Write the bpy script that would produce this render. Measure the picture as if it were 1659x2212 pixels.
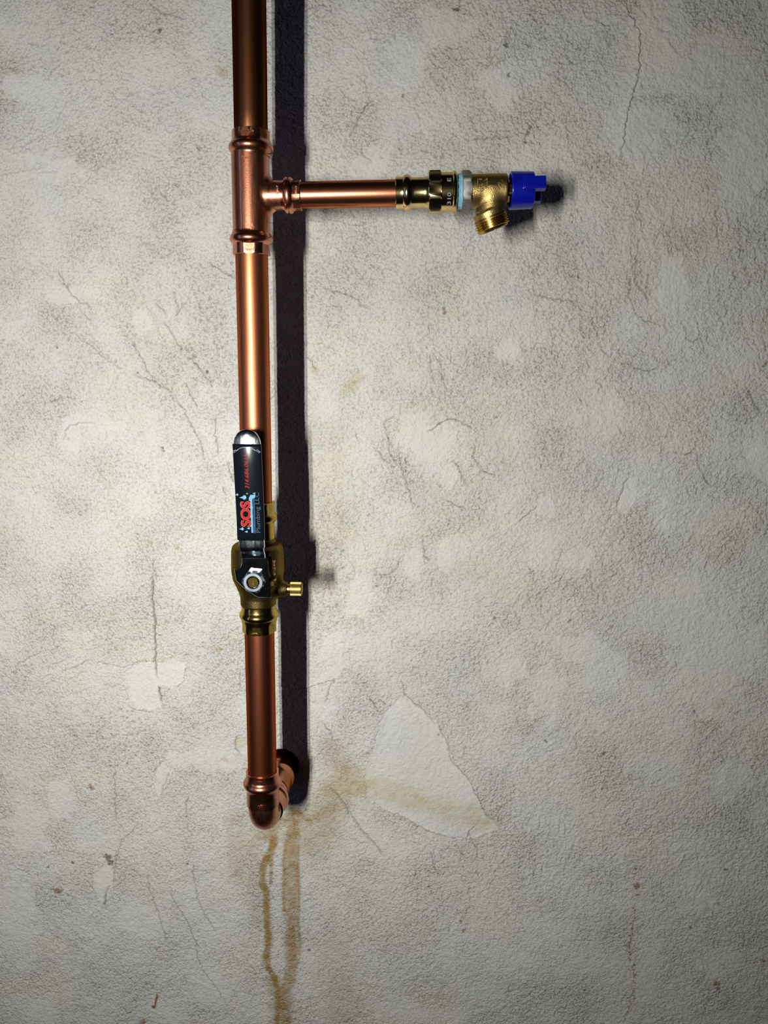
import bpy, bmesh, math, random
import numpy as np
from mathutils import Vector, Matrix

for o in list(bpy.data.objects): bpy.data.objects.remove(o)
S = bpy.context.scene; COL = S.collection
rad = math.radians

# ------------------------------------------------------------------ camera
FPX, IW, IH = 1660.0, 1659, 2212
CAMP = np.array([0, -0.821, 0.0])
def cam_basis(yaw=1.0, pitch=11.0, roll=0.66):
    a, p, r = map(rad, (yaw, pitch, roll))
    d = np.array([-math.sin(a)*math.cos(p), math.cos(a)*math.cos(p), -math.sin(p)])
    R = np.cross(d, [0, 0, 1]); R /= np.linalg.norm(R); U = np.cross(R, d)
    return R*math.cos(r)+U*math.sin(r), U*math.cos(r)-R*math.sin(r), d
CR, CU, CD = cam_basis()
cam = bpy.data.cameras.new('camera'); cam.sensor_fit = 'VERTICAL'
cam.sensor_height = 36.0; cam.lens = 36.0*FPX/IH; cam.clip_start = 0.01
co = bpy.data.objects.new('camera', cam); COL.objects.link(co)
M3 = Matrix(((CR[0], CU[0], -CD[0]), (CR[1], CU[1], -CD[1]), (CR[2], CU[2], -CD[2])))
co.matrix_world = Matrix.Translation(CAMP.tolist()) @ M3.to_4x4()
S.camera = co

# ------------------------------------------------------------------ world, lamps, exposure
w = bpy.data.worlds.new('world'); S.world = w; w.use_nodes = True
w.node_tree.nodes['Background'].inputs[0].default_value = (0.62, 0.72, 1.0, 1)
w.node_tree.nodes['Background'].inputs[1].default_value = 0.003
def area(name, loc, aim, sx, sy, power, col, spread=180):
    l = bpy.data.lights.new(name, 'AREA'); l.shape = 'RECTANGLE'; l.size = sx; l.size_y = sy
    l.energy = power; l.color = col; l.spread = rad(spread)
    o = bpy.data.objects.new(name, l); COL.objects.link(o); o.location = loc
    o.rotation_euler = (Vector(aim)-Vector(loc)).to_track_quat('-Z', 'Y').to_euler(); return o
# hand-held work light with two columns of LEDs, left of and behind the camera
LX, LY, LZ = -0.281, -1.12, -0.035
for dx in (-0.0135, 0.0135):
    area('work_light', (LX+dx, LY, LZ), (-0.20+dx, 0, -0.20), 0.008, 0.175, 2.42, (1.0, 0.988, 0.925), 98)
# dim tall gap of daylight far to the left
area('daylight_gap', (-1.75, -1.25, 0.0), (-0.13, -0.115, -0.1), 0.11, 1.7, 1.6, (0.45, 0.55, 1.0))
v = S.view_settings; v.view_transform = 'Standard'; v.look = 'None'; v.gamma = 1.0; v.exposure = 0.0
v.use_curve_mapping = False

def at(px, py, y):
    """point on the vertical plane at depth y (metres) seen at a photograph pixel"""
    d = CR*((px-IW/2)/FPX) - CU*((py-IH/2)/FPX) + CD
    return CAMP + d*((y-CAMP[1])/d[1])

# ------------------------------------------------------------------ materials
def newmat(name):
    m = bpy.data.materials.new(name); m.use_nodes = True
    return m, m.node_tree.nodes, m.node_tree.links, m.node_tree.nodes['Principled BSDF']
def tex_noise(N, L, vec, scale, detail=3, rough=0.55):
    n = N.new('ShaderNodeTexNoise'); n.inputs['Scale'].default_value = scale
    n.inputs['Detail'].default_value = detail; n.inputs['Roughness'].default_value = rough
    if vec is not None: L.new(vec, n.inputs['Vector'])
    return n
def ramp(N, L, src, stops):
    r = N.new('ShaderNodeValToRGB'); e = r.color_ramp.elements
    while len(e) < len(stops): e.new(0.5)
    for el, (p, c) in zip(e, stops):
        el.position = p; el.color = (*c, 1) if len(c) == 3 else c
    L.new(src, r.inputs[0]); return r
def metal(name, c1, c2, rough, streak=None, sscale=60, grain=None, grough=0.08, edge=None):
    """metal with a patchy colour between c1 and c2; streak = stretch vector of the drawn lines"""
    m, N, L, P = newmat(name); P.inputs['Metallic'].default_value = 1
    P.inputs['Specular Tint'].default_value = (*(edge or (.9, .9, .9)), 1)
    tc = N.new('ShaderNodeTexCoord'); mp = N.new('ShaderNodeMapping'); L.new(tc.outputs['Object'], mp.inputs[0])
    if streak: mp.inputs['Scale'].default_value = streak
    n = tex_noise(N, L, mp.outputs[0], sscale, 4, 0.6)
    r = ramp(N, L, n.outputs[0], [(0.35, c1), (0.68, c2)]); L.new(r.outputs[0], P.inputs['Base Color'])
    mr = N.new('ShaderNodeMapRange'); mr.inputs['From Min'].default_value = .3; mr.inputs['From Max'].default_value = .7
    mr.inputs['To Min'].default_value = rough+grough/2; mr.inputs['To Max'].default_value = rough-grough/2
    L.new(n.outputs[0], mr.inputs[0]); L.new(mr.outputs[0], P.inputs['Roughness'])
    if grain:
        g = tex_noise(N, L, tc.outputs['Object'], grain[0], 2)
        b = N.new('ShaderNodeBump'); b.inputs['Distance'].default_value = grain[1]; b.inputs['Strength'].default_value = 1
        L.new(g.outputs[0], b.inputs['Height']); L.new(b.outputs[0], P.inputs['Normal'])
    return m
def plain(name, c, rough=0.4, metallic=0, coat=0, bump=None):
    m, N, L, P = newmat(name); P.inputs['Base Color'].default_value = (*c, 1)
    P.inputs['Roughness'].default_value = rough; P.inputs['Metallic'].default_value = metallic
    P.inputs['Coat Weight'].default_value = coat
    tc = N.new('ShaderNodeTexCoord'); n = tex_noise(N, L, tc.outputs['Object'], 90, 3)
    hs = N.new('ShaderNodeMix'); hs.data_type = 'RGBA'; hs.inputs[6].default_value = (*[x*0.85 for x in c], 1)
    hs.inputs[7].default_value = (*[min(1, x*1.12) for x in c], 1)
    L.new(n.outputs[0], hs.inputs[0]); L.new(hs.outputs[2], P.inputs['Base Color'])
    if bump:
        g = tex_noise(N, L, tc.outputs['Object'], bump[0], 2)
        b = N.new('ShaderNodeBump'); b.inputs['Distance'].default_value = bump[1]; b.inputs['Strength'].default_value = 1
        L.new(g.outputs[0], b.inputs['Height']); L.new(b.outputs[0], P.inputs['Normal'])
    return m
M = {}
CE = (.62, .36, .26); BE = (.75, .66, .45)
M['pipe_v'] = metal('drawn_copper_vertical', (.42, .128, .058), (.62, .222, .108), .40, (1, 1, .03), 420, (1500, .00003), edge=CE)
M['pipe_old'] = metal('tarnished_copper', (.105, .040, .018), (.175, .070, .030), .40, (1, 1, .02), 300, edge=(.3, .18, .12))
M['pipe_low'] = metal('reddish_copper', (.34, .095, .045), (.52, .17, .085), .36, (1, 1, .03), 420, (1500, .00003), edge=(.5, .24, .18))
M['pipe_h'] = metal('drawn_copper_horizontal', (.22, .075, .045), (.72, .27, .14), .30, (.05, 1, 1), 260, (1400, .00004), .12, edge=CE)
M['fit'] = metal('bright_fitting_copper', (.48, .17, .095), (.72, .31, .185), .33, (1, 1, .12), 320, (900, .00006), .16, edge=CE)
M['bead'] = metal('pressed_fitting_copper', (.50, .18, .10), (.72, .31, .185), .27, None, 90, (700, .00005), .12, edge=CE)
M['fit_dark'] = metal('shaded_fitting_copper', (.36, .15, .075), (.55, .25, .14), .24, None, 60, None, .06, edge=CE)  # darker copper used on the coupling
for _m in ('fit', 'bead'):
    _p = M[_m].node_tree.nodes['Principled BSDF']; _p.inputs['Coat Weight'].default_value = .7; _p.inputs['Coat IOR'].default_value = 1.7; _p.inputs['Coat Roughness'].default_value = .04
M['cast'] = metal('cast_brass', (.34, .235, .085), (.50, .36, .15), .40, None, 70, (1100, .00022), .08, edge=BE)
M['cast_dark'] = metal('dull_cast_brass', (.135, .095, .038), (.21, .152, .066), .40, None, 70, (1100, .0002), .08, edge=(.6, .5, .3))  # cast brass darkened, the lever's shadow put into its colour
M['brass'] = metal('turned_brass', (.42, .28, .068), (.60, .42, .12), .19, None, 80, None, .05, edge=BE)
M['brass_matte'] = metal('knurled_brass', (.28, .195, .06), (.44, .32, .115), .42, None, 80, None, .05, edge=BE)
M['brass_bright'] = metal('polished_pale_brass', (.74, .55, .25), (.88, .70, .38), .15, None, 80, None, .04, edge=BE)
M['brass_thread'] = metal('threaded_brass', (.46, .28, .055), (.66, .43, .10), .26, None, 90, edge=BE)
M['chrome'] = metal('bright_zinc_steel', (.62, .66, .72), (.82, .86, .92), .07, None, 120, (700, .00002), .03)
M['nutsteel'] = metal('zinc_plated_nut', (.40, .47, .56), (.58, .66, .76), .28, None, 120)
M['vinyl'] = plain('black_vinyl', (.004, .006, .010), .15)
M['strap'] = metal('brushed_zinc_steel', (.50, .55, .62), (.85, .90, .98), .15, (1, 1, .2), 500, (900, .00004), .10)
M['vinyl'].node_tree.nodes['Principled BSDF'].inputs['Specular IOR Level'].default_value = .12
M['blue'] = plain('blue_plastic', (.003, .007, .28), .24)
M['tape'] = plain('blue_thread_sealant', (.20, .46, .62), .55, 0, 0, (1500, .0002))
M['smear'] = metal('sealant_smeared_steel', (.24, .25, .26), (.40, .36, .32), .62, None, 200, (1400, .0001))
M['red'] = plain('red_print', (.42, .012, .010), .4)
M['white'] = plain('white_print', (.34, .36, .40), .4)
M['slate'] = plain('slate_blue_print', (.055, .095, .155), .45)
M['cyan'] = plain('pale_blue_print', (.16, .38, .52), .4)
M['deep'] = plain('deep_blue_print', (.02, .07, .17), .3)
M['halo'] = plain('pink_print_edge', (.50, .13, .11), .4)

for k_ in ('red', 'white', 'slate', 'cyan', 'deep', 'halo'):
    M[k_].node_tree.nodes['Principled BSDF'].inputs['Specular IOR Level'].default_value = .06

# ------------------------------------------------------------------ mesh helpers (millimetres in, metres out)
def mk(name, verts, faces, mat, parent=None, smooth=True, sharp=40):
    """link one mesh object; verts are world millimetres"""
    me = bpy.data.meshes.new(name)
    v = np.asarray(verts, dtype=np.float64)/1000.0
    if parent is not None: v = v-np.array(PW[parent.name])
    me.from_pydata(v.tolist(), [], [list(map(int, f)) for f in faces])
    bm = bmesh.new(); bm.from_mesh(me); bmesh.ops.recalc_face_normals(bm, faces=bm.faces); bm.to_mesh(me); bm.free()
    me.materials.append(mat)
    if smooth:
        me.polygons.foreach_set('use_smooth', [True]*len(me.polygons))
        me.set_sharp_from_angle(angle=rad(sharp))
    o = bpy.data.objects.new(name, me); COL.objects.link(o)
    if parent is not None:
        o.parent = parent; PW[o.name] = PW[parent.name]
    return o
PW = {}
def thing(name, label, cat, loc, group=None):
    o = bpy.data.objects.new(name, None); COL.objects.link(o); o.empty_display_size = .02
    o.location = [c/1000 for c in loc]; PW[o.name] = np.array(loc)/1000.0
    o['label'] = label; o['category'] = cat
    if group: o['group'] = group
    return o
def tag(o, label, cat, group=None):
    o['label'] = label; o['category'] = cat
    if group: o['group'] = group
    return o
def frame(axis, ref):
    a = np.array(axis, float); a /= np.linalg.norm(a)
    u = np.array(ref, float); u -= a*(u@a)
    if np.linalg.norm(u) < 1e-6: u = np.array([1., 0, 0])-a*a[0]
    u /= np.linalg.norm(u)
    return a, u, np.cross(a, u)
def lathe(prof, origin, axis, ref=(0, -1, 0), seg=64, flats=None, phase=0.0, close=False, wob=0.0):
    """prof: (t along axis, radius[, across-flat apothem]); flats = number of sides cut by the apothem"""
    a, u, wv = frame(axis, ref); o = np.array(origin, float)
    th = np.arange(seg)*2*math.pi/seg
    V = []; F = []
    for p in prof:
        r = np.full(seg, p[1], float)
        if flats and len(p) > 2 and p[2]:
            ph = ((th-phase+math.pi/flats) % (2*math.pi/flats))-math.pi/flats
            r = np.minimum(r, p[2]/np.cos(ph))
        V.append(o+a*p[0]+np.outer(r*np.cos(th), u)+np.outer(r*np.sin(th), wv))
    V = np.concatenate(V); n = len(prof)
    for i in range(n if close else n-1):
        j = (i+1) % n
        for k in range(seg):
            l = (k+1) % seg
            F.append((i*seg+k, i*seg+l, j*seg+l, j*seg+k))
    if not close:
        F.append(tuple(range(seg))); F.append(tuple(range((n-1)*seg, n*seg)))
    return V, F
def sweep(path, rads, seg=64, close=False):
    P = np.array(path, float); V = []; F = []
    T = np.gradient(P, axis=0); T /= np.linalg.norm(T, axis=1)[:, None]
    ref = np.array([1., 0, 0])
    th = np.arange(seg)*2*math.pi/seg
    for p, t, r in zip(P, T, rads):
        u = ref-t*(ref@t); u /= np.linalg.norm(u); wv = np.cross(t, u)
        V.append(p+np.outer(r*np.cos(th), u)+np.outer(r*np.sin(th), wv))
    n = len(P)
    for i in range(n-1):
        for k in range(seg):
            l = (k+1) % seg; F.append((i*seg+k, i*seg+l, (i+1)*seg+l, (i+1)*seg+k))
    F.append(tuple(range(seg))); F.append(tuple(range((n-1)*seg, n*seg)))
    return np.concatenate(V), F
def tube(name, a, b, r, mat, parent=None, bore=None, seg=64):
    a = np.array(a, float); b = np.array(b, float); L = np.linalg.norm(b-a); bo = bore or r-1.4
    pr = [(0, bo), (0, r-.3), (.3, r)]+[(t, r) for t in np.linspace(.3, L-.3, 14)[1:]]+[(L, r-.3), (L, bo)]
    V, F = lathe(pr, a, b-a, seg=seg, close=True); return mk(name, V, F, mat, parent, sharp=50)
def block(c, h, rot=None, bev=0.15):
    """chamfered box: 24 verts"""
    h = np.array(h, float); bev = min(bev, h.min()*.8)
    V = []
    for sx in (-1, 1):
        for sy in (-1, 1):
            for sz in (-1, 1):
                s = np.array([sx, sy, sz]); 
                for k in range(3):
                    q = s*(h-bev); q[k] = s[k]*h[k]; V.append(q)
    V = np.array(V)
    if rot is not None: V = V@np.array(rot).T
    V = V+np.array(c, float)
    bm = bmesh.new()
    for q in V: bm.verts.new(q)
    r = bmesh.ops.convex_hull(bm, input=bm.verts)
    bm.verts.index_update(); vs = [tuple(x.co) for x in bm.verts]; fs = [[x.index for x in f.verts] for f in bm.faces]; bm.free()
    return np.array(vs), fs
def join(parts):
    V = []; F = []; n = 0
    for v_, f_ in parts:
        V.append(np.asarray(v_)); F += [tuple(int(i)+n for i in f) for f in f_]; n += len(v_)
    return np.concatenate(V), F
def prism(poly, y0, y1):
    """polygon in (x,z), extruded between depths y0 (front) and y1, with a small front chamfer"""
    P = np.array(poly, float); n = len(P); c = P.mean(0); Q = c+(P-c)*(1-.5/np.abs(P-c).max())
    V = np.concatenate([np.c_[Q[:, 0], np.full(n, y0), Q[:, 1]], np.c_[P[:, 0], np.full(n, y0+.4), P[:, 1]],
                        np.c_[P[:, 0], np.full(n, y1), P[:, 1]]])
    F = [tuple(range(n)), tuple(range(3*n-1, 2*n-1, -1))]
    for a in (0, 1):
        for i in range(n):
            j = (i+1) % n; F.append((a*n+i, a*n+j, (a+1)*n+j, (a+1)*n+i))
    return V, F

# implicit surfaces for cast shapes
def smin(a, b, k):
    h = np.clip(.5+.5*(b-a)/k, 0, 1); return b*(1-h)+a*h-k*h*(1-h)
def sd_cyl(P, o, axis, r, t0, t1, rnd=0.0, r1=None):
    a = np.array(axis, float); a /= np.linalg.norm(a); q = P-np.array(o, float); t = q@a
    d = np.linalg.norm(q-t[..., None]*a, axis=-1)
    rr = r if r1 is None else r+(r1-r)*np.clip((t-t0)/(t1-t0), 0, 1)
    dx = d-rr+rnd; dy = np.abs(t-(t0+t1)/2)-(t1-t0)/2+rnd
    return np.minimum(np.maximum(dx, dy), 0)+np.hypot(np.maximum(dx, 0), np.maximum(dy, 0))-rnd
def sd_box(P, c, R, h, rnd=0.0):
    q = np.abs((P-np.array(c, float))@np.array(R, float))-np.array(h, float)+rnd
    return np.linalg.norm(np.maximum(q, 0), axis=-1)+np.minimum(q.max(-1), 0)-rnd
def nets(f, lo, hi, res):
    ax = [np.arange(l, h+res, res) for l, h in zip(lo, hi)]
    G = np.stack(np.meshgrid(*ax, indexing='ij'), -1); D = f(G); n = np.array(D.shape)
    ins = D < 0
    cnt = np.zeros(n-1, int); acc = np.zeros((*(n-1), 3)); ec = np.zeros(n-1)
    sl = lambda d: tuple(slice(d[i], n[i]-1+d[i]) for i in range(3))
    for c in np.ndindex(2, 2, 2): cnt += ins[sl(c)]
    act = (cnt > 0) & (cnt < 8)
    idx = -np.ones(n-1, int); idx[act] = np.arange(act.sum())
    ci = np.argwhere(act)
    for k in range(3):
        for a in (0, 1):
            for b in (0, 1):
                d0 = [0, 0, 0]; oth = [i for i in range(3) if i != k]; d0[oth[0]] = a; d0[oth[1]] = b
                d1 = list(d0); d1[k] = 1
                p0 = D[tuple((ci+d0).T)]; p1 = D[tuple((ci+d1).T)]; m = (p0 < 0) != (p1 < 0)
                t = np.where(m, p0/np.where(m, p0-p1, 1), 0)
                e = np.array(d0, float)[None]+np.eye(3)[k][None]*t[:, None]
                acc[act] += e*m[:, None]; ec[act] += m
    V = (ci+acc[act]/ec[act][:, None])*res+np.array(lo)
    for _ in range(3):
        e = .05; d = f(V); g = np.stack([(f(V+np.eye(3)[i]*e)-f(V-np.eye(3)[i]*e))/(2*e) for i in range(3)], -1)
        st = d[:, None]*g/np.maximum((g*g).sum(-1), .2)[:, None]
        ln = np.linalg.norm(st, axis=1)[:, None]; V = V-st*np.minimum(1, .4*res/np.maximum(ln, 1e-9))
    F = []
    for k in range(3):
        a, b = [(1, 2), (2, 0), (0, 1)][k]
        s0 = [slice(0, n[i]) for i in range(3)]; s0[k] = slice(0, n[k]-1); s1 = list(s0); s1[k] = slice(1, n[k])
        x = ins[tuple(s0)] != ins[tuple(s1)]; e = np.argwhere(x)
        e = e[(e[:, a] > 0) & (e[:, b] > 0) & (e[:, a] < n[a]-1) & (e[:, b] < n[b]-1)]
        ea = np.eye(3, dtype=int)[a]; eb = np.eye(3, dtype=int)[b]
        q = np.stack([idx[tuple((e-ea-eb).T)], idx[tuple((e-eb).T)], idx[tuple(e.T)], idx[tuple((e-ea).T)]], 1)
        inv = ~ins[tuple(s0)][tuple(e.T)]; q[inv] = q[inv][:, ::-1]; F.append(q)
    return V, np.concatenate(F).tolist()

def text(name, s, origin, right, up, w_, h_, mat, parent, lift, shear=0.0, bold=0.0, wrap=None):
    """flat lettering: origin = lower left (mm), mapped so its box is w_ by h_"""
    c = bpy.data.curves.new('lettering', 'FONT'); c.body = s; c.shear = shear; c.offset = bold; c.extrude = .02
    c.resolution_u = 3
    o = bpy.data.objects.new('lettering_curve', c); COL.objects.link(o)
    me = bpy.data.meshes.new_from_object(o.evaluated_get(bpy.context.evaluated_depsgraph_get()))
    V = np.array([tuple(x.co) for x in me.vertices]); F = [tuple(p.vertices) for p in me.polygons]
    bpy.data.objects.remove(o); bpy.data.curves.remove(c); bpy.data.meshes.remove(me)
    lo = V.min(0); hi = V.max(0); V = (V-lo)/(hi-lo)
    R = np.array(right, float); R /= np.linalg.norm(R); U = np.array(up, float); U /= np.linalg.norm(U); Nn = np.cross(R, U)
    W = np.array(origin, float)+np.outer(V[:, 0]*w_, R)+np.outer(V[:, 1]*h_, U)+np.outer(V[:, 2]*lift, Nn)
    if wrap is not None: W = wrap(W)
    return mk(name, W, F, mat, parent, smooth=False)

# ------------------------------------------------------------------ the wall: real relief in one fine grid
rng = np.random.default_rng(7)
def axis_coords(c0, c1, step, far0, far1):
    return np.concatenate([np.linspace(far0, c0, 9)[:-1], np.arange(c0, c1, step), np.linspace(c1, far1, 9)])
GX = axis_coords(-532, 504, 1.0, -2200, 2200); GZ = axis_coords(-872, 392, 1.0, -1500, 1400)
X, Z = np.meshgrid(GX, GZ)
def vnoise(x, y, f, seed):
    r = np.random.default_rng(seed).random((256, 256)); u = x*f+1000; v_ = y*f+1000
    i = np.floor(u).astype(int); j = np.floor(v_).astype(int); a = u-i; b = v_-j
    a = a*a*a*(a*(a*6-15)+10); b = b*b*b*(b*(b*6-15)+10); i &= 255; j &= 255; i1 = (i+1) & 255; j1 = (j+1) & 255
    return (r[j, i]*(1-a)+r[j, i1]*a)*(1-b)+(r[j1, i]*(1-a)+r[j1, i1]*a)*b-.5
def fbm(x, y, f, o, seed, g=.5):
    s = 0; a = 1
    for k in range(o): s = s+a*vnoise(x+13.7*k, y-7.1*k, f*(1.93**k), seed+k); a *= g
    return s
def wp(px, py):
    q = at(px, py, 0)*1000; return q[0], q[2]
Hm = np.zeros_like(X); rough = np.clip(.74+.5*fbm(X, Z, 1/40, 3, 11), .4, 1.0)
paint = np.ones((*X.shape, 3)); dirt = np.zeros_like(X); rust = np.zeros_like(X); stain = np.zeros_like(X); yellow = np.zeros_like(X)

def win(x0, x1, z0, z1):
    a, b = np.searchsorted(GX, [x0, x1]); c, d = np.searchsorted(GZ, [z0, z1])
    return slice(max(c-1, 0), d+1), slice(max(a-1, 0), b+1)
def wiggle(P, amp, seglen=3.0):
    out = [P[0]]
    for a, b in zip(P[:-1], P[1:]):
        L = math.hypot(b[0]-a[0], b[1]-a[1]); n = max(1, int(L/seglen))
        for k in range(1, n+1):
            t = k/n; j = amp if k < n else amp*.4
            out.append((a[0]+(b[0]-a[0])*t+rng.normal()*j, a[1]+(b[1]-a[1])*t+rng.normal()*j))
    return out
def field(P, reach):
    """window, distance to a polyline and side (+1 left / -1 right of travel)"""
    P = np.array(P); s = win(P[:, 0].min()-reach, P[:, 0].max()+reach, P[:, 1].min()-reach, P[:, 1].max()+reach)
    x = X[s]; z = Z[s]; D = np.full(x.shape, 1e9); side = np.zeros_like(x); tt = np.zeros_like(x); n = len(P)-1
    for i in range(n):
        ax, az = P[i]; bx, bz = P[i+1]; dx, dz = bx-ax, bz-az; L2 = dx*dx+dz*dz+1e-9
        t = np.clip(((x-ax)*dx+(z-az)*dz)/L2, 0, 1); ex = x-ax-t*dx; ez = z-az-t*dz; d = np.hypot(ex, ez); m = d < D
        D[m] = d[m]; side[m] = np.sign(dx*(z-az)-dz*(x-ax))[m]; tt[m] = ((i+t)/n)[m]
    return s, D, side, tt
def crack(pts, wd=.8, dep=.9, lip=.35, reach=9, amp=.7, dk=.55, px=True, rs=0.0, fall=5.0):
    P = [wp(*p) for p in pts] if px else pts
    s, D, side, tt = field(wiggle(P, amp), reach)
    if not D.size: return
    taper = np.clip(np.minimum(tt, 1-tt)*8+.35, 0, 1)
    g = np.exp(-(D/wd)**2)*taper
    Hm[s] -= dep*g*(.6+.8*(fbm(X[s], Z[s], 1/4, 2, 91)+.5)); 
    if lip: Hm[s] += lip*np.exp(-D/fall)*(side > 0)*np.clip((reach-D)/reach, 0, 1)*taper
    dirt[s] = np.maximum(dirt[s], dk*g)
    if rs: rust[s] = np.maximum(rust[s], rs*np.exp(-(D/(wd*1.6))**2)*(vnoise(X[s], Z[s], 1/4, 77) > -.1))
def ell(px, py, rx, ry, rot=0):
    """soft ellipse mask (radii in photo pixels)"""
    cx, cz = wp(px, py); k = 2.13; ax, az = rx/k, ry/k; R = max(ax, az)*1.7
    s = win(cx-R, cx+R, cz-R, cz+R); c, d = math.cos(rad(rot)), math.sin(rad(rot))
    u = (X[s]-cx)*c+(Z[s]-cz)*d; v_ = -(X[s]-cx)*d+(Z[s]-cz)*c
    q = np.hypot(u/ax, v_/az)
    q = q+(.60*fbm(X[s], Z[s], 1/13, 4, int(px) % 97, .6) if R > 12 else .9*fbm(X[s], Z[s], 1/2.2, 2, int(px) % 97)); return s, q
def smooth_patch(px, py, rx, ry, rot=0, edge=.25, keep=.36):
    s, q = ell(px, py, rx, ry, rot); m = np.clip((1.15-q)/.45, 0, 1)
    rough[s] = rough[s]*(1-m)+keep*m; Hm[s] += edge*m*.6
def spot(px, py, r, rx=1.0, kind='dirt', amt=.9, bump=.5):
    s, q = ell(px, py, r*rx, r); m = np.clip((1.05-q)/.35, 0, 1)
    t = dict(dirt=dirt, rust=rust, yellow=yellow, stain=stain)[kind]; t[s] = np.maximum(t[s], amt*m); Hm[s] += bump*m
def strokes(px, py, rx, ry, ang, n, ln=26, dep=.5, lip=.45, dk=.18, spread=14, wd=.8):
    for _ in range(n):
        r = math.sqrt(rng.random()); t = rng.random()*2*math.pi
        cx, cy = px+rx*r*math.cos(t), py+ry*r*math.sin(t); a = rad(ang+rng.normal()*spread); l = ln*(.5+rng.random())
        p = [(cx+math.cos(a)*l*q+rng.normal()*1.5, cy+math.sin(a)*l*q+rng.normal()*1.5) for q in (-.5, -.2, .15, .5)]
        if rng.random() < .5: p = p[::-1]
        crack(p, wd*(.7+.6*rng.random()), dep*1.3*(.4+rng.random()), lip*2.0*(.3+rng.random()), 10, .6, dk*(.3+rng.random()), fall=4.0)

# smooth trowelled islands
for e in [(930, 955, 70, 60), (898, 927, 30, 38), (972, 1025, 22, 30), (895, 1213, 24, 42), (966, 1197, 34, 40), (1184, 1096, 24, 26),
          (1450, 620, 42, 60), (1635, 990, 44, 50), (1430, 90, 60, 120), (1520, 150, 90, 70), (1380, 290, 70, 60), (1610, 330, 60, 120),
          (90, 360, 90, 38), (60, 190, 70, 30), (140, 640, 40, 22), (305, 690, 22, 30), (180, 905, 28, 18), (150, 940, 24, 40), (60, 1780, 60, 90),
          (40, 1980, 60, 140), (300, 1990, 60, 60), (220, 1900, 20, 46), (450, 2140, 60, 60), (370, 1450, 32, 26), (300, 1500, 30, 40),
          (450, 1640, 90, 30), (130, 1720, 40, 60), (1480, 1320, 60, 120), (1560, 1420, 90, 160), (1300, 1450, 60, 60), (1180, 1500, 40, 90),
          (1100, 1450, 50, 40), (1250, 1400, 70, 40), (1570, 1690, 60, 50), (860, 2180, 70, 40), (1500, 1950, 60, 40), (1560, 2080, 60, 50),
          (1400, 2100, 30, 120), (720, 1410, 30, 70), (780, 1290, 45, 55), (700, 1530, 25, 40), (1080, 180, 40, 50), (960, 60, 60, 40),
          (880, 120, 40, 60), (800, 360, 40, 40), (1100, 760, 30, 30), (1310, 900, 40, 50), (1440, 1100, 30, 50), (1250, 1210, 34, 26), (1170, 1180, 40, 50)]:
    smooth_patch(*e)
def island(pts, dh, keep=.25):
    s, c = poly_mask(pts); rough[s] = np.where(c, keep, rough[s]); Hm[s] += np.where(c, dh, 0)
# the big trowelled patch right of the elbow
pb = [(866, 1505), (917, 1534), (947, 1565), (962, 1595), (980, 1649), (1016, 1691), (1047, 1757), (1078, 1788), (1010, 1814), (965, 1809), (887, 1775), (836, 1751), (792, 1725), (788, 1661), (802, 1631), (830, 1540)]
def poly_mask(pts):
    P = np.array([wp(*p) for p in pts]); s = win(P[:, 0].min()-6, P[:, 0].max()+6, P[:, 1].min()-6, P[:, 1].max()+6)
    x = X[s]+3*fbm(X[s], Z[s], 1/9, 2, 5); z = Z[s]+3*fbm(X[s], Z[s], 1/9, 2, 6); c = np.zeros(x.shape, bool)
    for (ax, az), (bx, bz) in zip(P, np.roll(P, -1, 0)):
        c ^= ((az > z) != (bz > z)) & (x < (bx-ax)*(z-az)/(bz-az+1e-9)+ax)
    return s, c
island([(338, 1660), (352, 1648), (372, 1668), (358, 1705), (346, 1728), (334, 1700)], .8)
island([(303, 1432), (336, 1430), (400, 1434), (402, 1470), (372, 1486), (340, 1478), (345, 1530), (305, 1532), (280, 1505), (272, 1450)], -.5)
island([(205, 1888), (228, 1862), (246, 1880), (240, 1915), (226, 1950), (208, 1935), (201, 1910)], -.6)
island([(508, 1600), (524, 1590), (534, 1610), (532, 1632), (516, 1628)], -.7); island([(478, 1640), (487, 1633), (492, 1645), (486, 1656), (479, 1650)], -.7)
island([(1596, 965), (1640, 958), (1672, 1000), (1660, 1050), (1618, 1018)], -.5); island([(1430, 560), (1475, 560), (1490, 640), (1450, 668), (1412, 640)], -.3)
island([(1330, 1100), (1352, 1030), (1375, 1030), (1372, 1080), (1350, 1110)], -.4)
s, c = poly_mask(pb); rough[s] = np.where(c, .22, rough[s]); Hm[s] += np.where(c, -.8, 0)
def wash(arr, pts, wd, amt):
    s, D, side, tt = field([wp(*p) for p in pts], wd*2.6); D = D*(1+.6*fbm(X[s], Z[s], 1/16, 3, 19))
    arr[s] = np.maximum(arr[s], amt*np.exp(-(D/wd)**3)*(.8+.7*fbm(X[s], Z[s], 1/9, 3, 17)))
wash(yellow, [(720, 1700), (800, 1706), (880, 1722), (960, 1750), (1050, 1776)], 14, .85)
wash(yellow, [(800, 1690), (860, 1700), (870, 1712)], 7, .9)

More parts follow.
